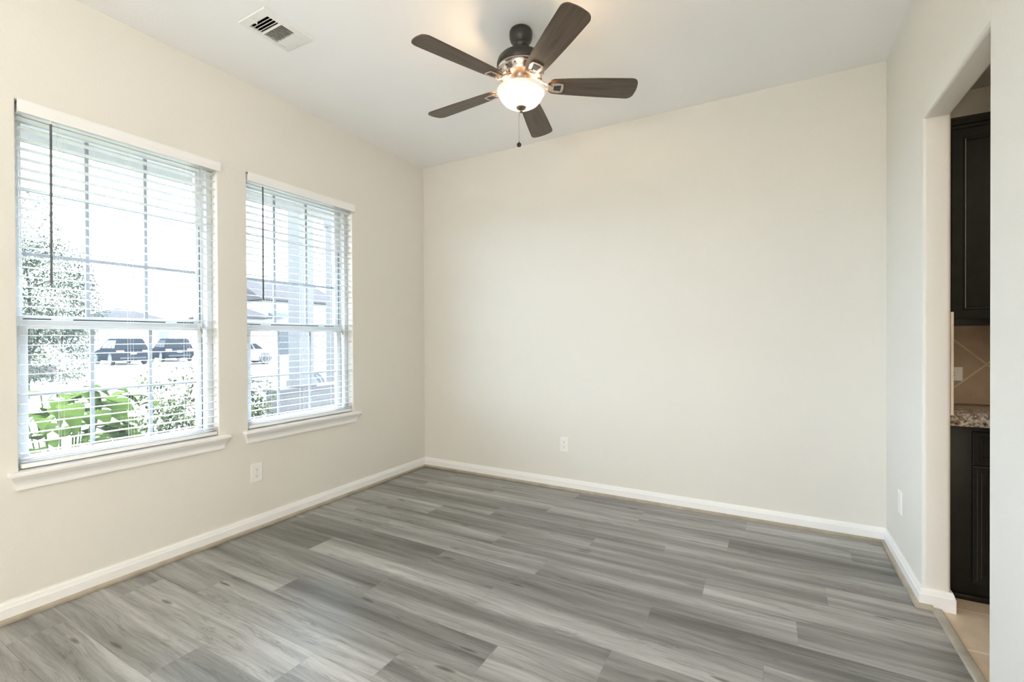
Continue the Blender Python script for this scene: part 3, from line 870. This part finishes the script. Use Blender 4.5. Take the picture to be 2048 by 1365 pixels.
# ------- cars
def loft_car(root, paint, L, hw, zs, glass=True, suv=True):
    """x forward from the rear bumper; zs = (sill, belt, roof)"""
    sill, belt, roof = zs
    st = [(0.00, 0.42, 0.70, 0.80), (0.06, 0.32, 0.86, 0.93), (0.22, sill, belt, 0.985), (1.2, sill, belt + 0.01, 1.0), (2.9, sill, belt - 0.01, 1.0),
          (3.35 * L / 4.6, sill, belt - 0.03, 0.99), (4.15 * L / 4.6, 0.27, belt - 0.16, 0.95), (4.48 * L / 4.6, 0.30, belt - 0.28, 0.86), (L, 0.40, belt - 0.42, 0.70)]
    rings = []
    for x, a, b, f in st:
        w = hw * f
        rings.append([(x, -w * 0.93, a), (x, -w, a + 0.12), (x, -w, (a + b) / 2 + 0.05), (x, -w * 0.96, b - 0.03), (x, -w * 0.88, b), (x, w * 0.88, b), (x, w * 0.96, b - 0.03), (x, w, (a + b) / 2 + 0.05), (x, w, a + 0.12), (x, w * 0.93, a)])
    MB().loft(rings).build('body', paint, root, smooth=35)
    # greenhouse
    if suv: bx0, bx1, tx0, tx1 = 0.14, 3.30, 0.52, 2.35
    else: bx0, bx1, tx0, tx1 = 0.62, 3.35, 1.35, 2.45
    bw, tw = hw * 0.90, hw * 0.70
    b4 = [(bx0, -bw), (bx1, -bw), (bx1, bw), (bx0, bw)]; t4 = [(tx0, -tw), (tx1, -tw), (tx1, tw), (tx0, tw)]
    g = MB().loft([[(x, y, belt - 0.02) for x, y in b4], [(x, y, roof - 0.05) for x, y in t4], [((x - 1.5) * 0.93 + 1.5, y * 0.86, roof) for x, y in t4]])
    g.build('cabin', paint, root, smooth=30)
    def face(p, q, name, u0, u1, v0, v1):
        """window laid on the cabin side between base edge p and roof edge q"""
        P = lambda u, v: (Vector((*p[0], belt - 0.02)) * (1 - u) + Vector((*p[1], belt - 0.02)) * u) * (1 - v) + (Vector((*q[0], roof - 0.05)) * (1 - u) + Vector((*q[1], roof - 0.05)) * u) * v
        a, b, c, d = P(u0, v0), P(u1, v0), P(u1, v1), P(u0, v1)
        nrm = (b - a).cross(d - a).normalized(); cen = Vector((1.7, 0, belt))
        if nrm.dot(a - cen) < 0: nrm = -nrm
        MB().loft([[v - nrm * 0.01 for v in (a, b, c, d)], [v + nrm * 0.008 for v in (a, b, c, d)]]).build(name, M['car_glass'], root)
    face((b4[3], b4[0]), (t4[3], t4[0]), 'rear_window', 0.08, 0.92, 0.16, 0.92)
    face((b4[1], b4[2]), (t4[1], t4[2]), 'windshield', 0.06, 0.94, 0.1, 0.94)
    for s, e in ((0, 1), (3, 2)):
        for u0, u1 in ((0.10, 0.30), (0.33, 0.60), (0.63, 0.92)):
            face((b4[s], b4[e]), (t4[s], t4[e]), 'side_window', u0, u1, 0.12, 0.90)
    for s in (-1, 1):
        for x in (0.92, L - 0.92):
            t = MB(); y = s * (hw - 0.10)
            t.lathe([(0.20, -0.10), (0.31, -0.10), (0.335, -0.07), (0.335, 0.07), (0.31, 0.105), (0.20, 0.105)], n=28)
            t.bm.transform(Matrix.Translation((x, y, 0.335)) @ Matrix.Rotation(s * -PI / 2, 4, 'X'))
            wo = t.build('wheel', M['tyre'], root, smooth=40)
            r = MB(); r.lathe([(0.0, 0.075), (0.045, 0.10), (0.06, 0.08), (0.185, 0.09), (0.205, 0.108), (0.215, 0.108), (0.215, 0.05), (0.0, 0.05)], n=28)
            r.bm.transform(Matrix.Translation((x, y, 0.335)) @ Matrix.Rotation(s * -PI / 2, 4, 'X'))
            r.build('hub_cap', M['rim'], wo, smooth=40)
            a = MB()
            a.loft([[(x + q * math.cos(PI * k / 12), s * (hw * 1.0 + 0.004 * (1 if j else -6)), 0.335 + q * math.sin(PI * k / 12)) for j in (0, 1) for q in (0.345, 0.41)] for k in range(13)])
            a.build('wheel_arch', M['tyre'], root)
    for s in (-1, 1):
        MB().box((-0.004, s * hw * 0.50, belt - 0.20), (0.10, s * hw * 0.90, belt - 0.06), 0.01).build('tail_light', M['taillight'], root)
        MB().box((L - 0.36, s * hw * 0.62, belt - 0.38), (L - 0.16, s * hw * 0.90, belt - 0.28), 0.01).build('head_light', M['rim'], root)
    MB().box((-0.012, -0.16, belt - 0.33), (0.05, 0.16, belt - 0.19), 0.004).build('number_plate', M['plate'], root)
    MB().box((-0.01, -hw * 0.72, 0.40), (0.05, hw * 0.72, 0.52), 0.01).build('bumper_insert', M['tyre'], root)
    return root


c1 = empty('car', (-32.7, 10.65, G + 0.014), math.radians(175), 'dark SUV parked across the street, left one of the two dark cars', 'car')
loft_car(c1, M['car_dark'], 4.7, 0.94, (0.27, 1.02, 1.70))
c2 = copy_tree(c1); c2.location = (-34.6, 14.2, G + 0.014); c2.rotation_euler = (0, 0, math.radians(169))
c2['label'] = 'dark SUV parked across the street, right one of the two dark cars'
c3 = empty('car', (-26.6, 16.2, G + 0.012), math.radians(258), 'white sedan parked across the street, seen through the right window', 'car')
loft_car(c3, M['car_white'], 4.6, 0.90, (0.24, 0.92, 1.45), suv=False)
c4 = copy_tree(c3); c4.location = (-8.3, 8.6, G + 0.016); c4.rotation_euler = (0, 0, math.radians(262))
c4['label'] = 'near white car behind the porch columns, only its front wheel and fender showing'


# ------- houses across the street
def house(name, loc, size, h, roof_h, label, garage=None, windows=(), awning=None, hip=True):
    """long side faces the street (+x); y along the street"""
    root = empty(name, loc, label=label, cat='house')
    d, wdt = size
    MB().box((-d, 0, 0), (0, wdt, h)).build('wall', M['siding'], root)
    e = 0.5
    r = MB()
    bx = [(-d - e, -e, h), (e, -e, h), (e, wdt + e, h), (-d - e, wdt + e, h)]
    ins = min(wdt, d) / 2 if hip else 0.05
    r.loft([bx, [(x, y, z + 0.18) for x, y, z in bx]])
    top0, top1 = (-d / 2, ins - e if hip else -e, h + roof_h), (-d / 2, wdt - (ins - e if hip else -e), h + roof_h)
    bb = [Vector((x, y, z + 0.18)) for x, y, z in bx]; t0, t1 = Vector(top0), Vector(top1)
    r.quad(bb[1], bb[2], t1, t0); r.quad(bb[3], bb[0], t0, t1)
    r.bm.faces.new([r.bm.verts.new(v) for v in (bb[0], bb[1], t0)]); r.bm.faces.new([r.bm.verts.new(v) for v in (bb[2], bb[3], t1)])
    r.build('roof', M['roof'], root)
    if garage:
        for (y0, y1, z1) in garage:
            MB().box((0.0, y0, 0.0), (0.05, y1, z1), 0.01).build('garage_door', M['garage'], root)
    for (y0, y1, z0, z1) in windows:
        f = MB().box((0.0, y0 - 0.08, z0 - 0.08), (0.04, y1 + 0.08, z1 + 0.08)).build('window', M['siding'], root)
        MB().box((0.03, y0, z0), (0.05, y1, z1)).build('pane', M['house_window'], f)
    if awning:
        y0, y1, z = awning
        a = MB(); a.loft([[(0.0, y, z), (0.9, y, z - 0.25), (0.9, y, z - 0.40), (0.0, y, z - 0.12)] for y in (y0, y1)]); a.build('awning', M['awning'], root)
    return root


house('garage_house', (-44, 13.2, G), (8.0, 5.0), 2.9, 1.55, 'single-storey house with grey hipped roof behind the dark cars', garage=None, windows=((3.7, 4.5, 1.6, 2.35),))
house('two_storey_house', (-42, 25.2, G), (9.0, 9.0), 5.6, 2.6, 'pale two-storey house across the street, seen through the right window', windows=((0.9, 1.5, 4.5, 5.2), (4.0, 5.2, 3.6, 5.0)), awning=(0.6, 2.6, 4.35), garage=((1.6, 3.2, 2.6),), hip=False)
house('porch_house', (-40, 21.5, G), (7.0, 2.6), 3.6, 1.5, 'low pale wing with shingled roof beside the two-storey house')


# ------- plants
def leaf_cloud(centres, n, size, rnd, aspect=0.45, fold=0.25, droop=0.3):
    """leaves as folded rhombic blades scattered in ellipsoid clumps (c, radii)"""
    mb = MB(); bm = mb.bm
    vol = [r[0] * r[1] * r[2] for _, r in centres]; tot = sum(vol)
    for (c, r), v in zip(centres, vol):
        for _ in range(max(1, int(n * v / tot))):
            while True:
                p = Vector((rnd.uniform(-1, 1), rnd.uniform(-1, 1), rnd.uniform(-1, 1)))
                if 0.15 < p.length < 1: break
            p = p.normalized() * p.length ** 0.6
            pos = Vector(c) + Vector((p.x * r[0], p.y * r[1], p.z * r[2]))
            d = (p + Vector((rnd.uniform(-.8, .8), rnd.uniform(-.8, .8), rnd.uniform(-.6, .6) - droop))).normalized()
            s = d.cross(Vector((rnd.uniform(-.4, .4), rnd.uniform(-.4, .4), 1))).normalized(); nn = s.cross(d)
            l = size * rnd.uniform(0.6, 1.3); wd = l * aspect
            base, tip = pos, pos + d * l - Vector((0, 0, l * 0.15))
            mid = pos + d * l * 0.45 + nn * (-fold * wd * 0.5)
            a, b = mid + s * wd / 2 + nn * fold * wd, mid - s * wd / 2 + nn * fold * wd
            V = [bm.verts.new(q) for q in (base, a, tip, b, mid)]
            bm.faces.new((V[0], V[1], V[4])); bm.faces.new((V[1], V[2], V[4])); bm.faces.new((V[2], V[3], V[4])); bm.faces.new((V[3], V[0], V[4]))
    return mb


def big_leaf(mb, base, d, length, width, droop, rnd):
    """broad heart-shaped leaf with a drooping midrib"""
    bm = mb.bm; d = Vector(d).normalized()
    s = d.cross(Vector((0, 0, 1))).normalized()
    prof = (0.25, 0.75, 1.0, 0.95, 0.75, 0.45, 0.12)
    prev = None
    for k, f in enumerate(prof):
        t = k / (len(prof) - 1)
        p = Vector(base) + d * (length * t) + Vector((0, 0, -droop * length * t * t))
        hw = width / 2 * f
        up_ = Vector((0, 0, hw * 0.28 * (1 + 0.3 * rnd.uniform(-1, 1))))
        row = [bm.verts.new(q) for q in (p - s * hw + up_, p - s * hw * 0.5 + up_ * 0.4, p, p + s * hw * 0.5 + up_ * 0.4, p + s * hw + up_)]
        if prev:
            for i in range(4): bm.faces.new((prev[i], prev[i + 1], row[i + 1], row[i]))
        prev = row


def stems(pts_list, r):
    mb = MB()
    for pts in pts_list: mb.tube(pts, r, n=6)
    return mb


def tree(loc, label):
    rnd = random.Random(3)
    root = empty('street_tree', loc, label=label, cat='tree')
    mb = MB(); mb.tube([(0, 0, 0), (0.05, 0.02, 0.8), (0.0, 0.08, 1.6), (0.05, 0.05, 2.4), (0, 0, 3.1)], [0.05, 0.042, 0.034, 0.02, 0.008], n=10)
    mb.build('trunk', M['bark'], root, smooth=60)
    for k in range(9):
        a = k * 2.4; z = 0.9 + k * 0.24; l = 1.2 - 0.07 * k
        mb = MB(); mb.tube([(0, 0.05, z), (math.cos(a) * l * .5, math.sin(a) * l * .5, z + .22), (math.cos(a) * l, math.sin(a) * l, z + .3)], [0.026, 0.016, 0.005], n=6)
        mb.build('branch', M['bark'], root, smooth=60)
    cl = [((0, 0, 2.3), (1.3, 1.2, 1.2)), ((-.2, -.55, 1.75), (1.0, 1.0, .85)), ((.2, .55, 2.0), (.9, .75, .8)), ((0, -.1, 3.6), (.75, .65, .9)), ((0, -.7, 3.0), (.8, .8, .7)), ((0, .55, 2.9), (.7, .6, .6)), ((0, -.9, 1.2), (.6, .6, .5)), ((0, .8, 1.35), (.5, .4, .4)), ((.1, -.5, .75), (.9, .8, .5)), ((.1, .35, .8), (.8, .8, .5))]
    leaf_cloud(cl, 26000, 0.066, rnd, aspect=0.55).build('foliage', M['leaf_tree'], root)
    return root


t = tree((-15.3, 1.3, G), 'bushy leafy tree on the lawn, left side of the left window')
t.scale = (1.3, 1.3, 1.3)


def broadleaf_shrub(loc, label):
    rnd = random.Random(5)
    root = empty('broadleaf_shrub', loc, label=label, cat='shrub')
    sp = []; lv = MB()
    for k in range(300):
        a = rnd.uniform(0, 2 * PI); rr_ = 0.40 * math.sqrt(rnd.random())
        y = math.sin(a) * rr_ * 1.15; x = math.cos(a) * rr_ * 0.8
        z = rnd.uniform(0.25, 1.36) - 0.35 * rr_
        out = Vector((math.cos(a) + 0.5, math.sin(a), rnd.uniform(-0.1, 0.6)))
        if k % 4 == 0: sp.append([(x * .2, y * .2, 0), (x * .6, y * .6, z * .6), (x, y, z)])
        big_leaf(lv, (x, y, z), out, rnd.uniform(0.11, 0.22), rnd.uniform(0.08, 0.14), rnd.uniform(0.1, 1.0), rnd)
    stems(sp, [0.008, 0.005, 0.003]).build('stems', M['leaf_big'], root)
    lv.build('leaves', M['leaf_big'], root, smooth=60)
    return root


broadleaf_shrub((-1.22, -2.13, G), 'bright green broad-leaved shrub right outside the left window')


def fine_shrub(loc, radii, top, n, size, seed, label, spread=0.35):
    rnd = random.Random(seed)
    root = empty('flowering_shrub', loc, label=label, cat='shrub')
    sp = []; cl = []
    for k in range(12):
        a = rnd.uniform(0, 2 * PI); q = rnd.uniform(0.3, 1.0)
        tip = (math.cos(a) * radii[0] * q, math.sin(a) * radii[1] * q, top * rnd.uniform(0.6, 1.0))
        sp.append([(0, 0, 0), (tip[0] * .3, tip[1] * .3, tip[2] * .45), tip])
        cl.append((tip, (spread * radii[0], spread * radii[1], top * 0.13)))
        cl.append(((tip[0] * .6, tip[1] * .6, tip[2] * .72), (spread * radii[0], spread * radii[1], top * 0.12)))
    stems(sp, [0.010, 0.006, 0.002]).build('stems', M['bark'], root)
    leaf_cloud(cl, n, size, rnd, aspect=0.55).build('leaves', M['leaf_small'], root)
    return root


fine_shrub((-2.30, -1.02, G), (0.36, 0.36), 1.30, 1500, 0.045, 8, 'twiggy small-leaved shrub at the lower right of the left window')
fine_shrub((-1.75, -0.56, G), (0.22, 0.20), 1.22, 2200, 0.042, 9, 'small dark green shrub at the lower left of the right window', spread=0.5)
fine_shrub((-3.3, -2.15, G), (0.6, 0.7), 1.30, 300, 0.045, 10, 'sparse leggy shrub behind the broad-leaved one outside the left window', spread=0.25)
fine_shrub((-15.0, 10.6, G), (0.5, 0.5), 1.5, 500, 0.08, 12, 'light green shrub seen between the two porch columns', spread=0.6)

fine_shrub((-19.8, 1.6, G), (1.2, 1.2), 1.9, 3500, 0.10, 14, 'dense rounded bush beyond the leafy tree, far left of the left window', spread=0.5)
# planter box out on the lawn
pb = empty('planter_box', (-25.0, 4.1, G), math.radians(18), 'low pinkish grey planter box on the lawn, far left of the left window', 'planter')
m = MB(); m.box((-.35, -.52, 0), (.35, .52, .44), 0.01); m.build('box', M['planter'], pb)
m = MB(); m.box((-.40, -.57, .44), (.40, .57, .52), 0.01); m.build('rim', M['planter'], pb)
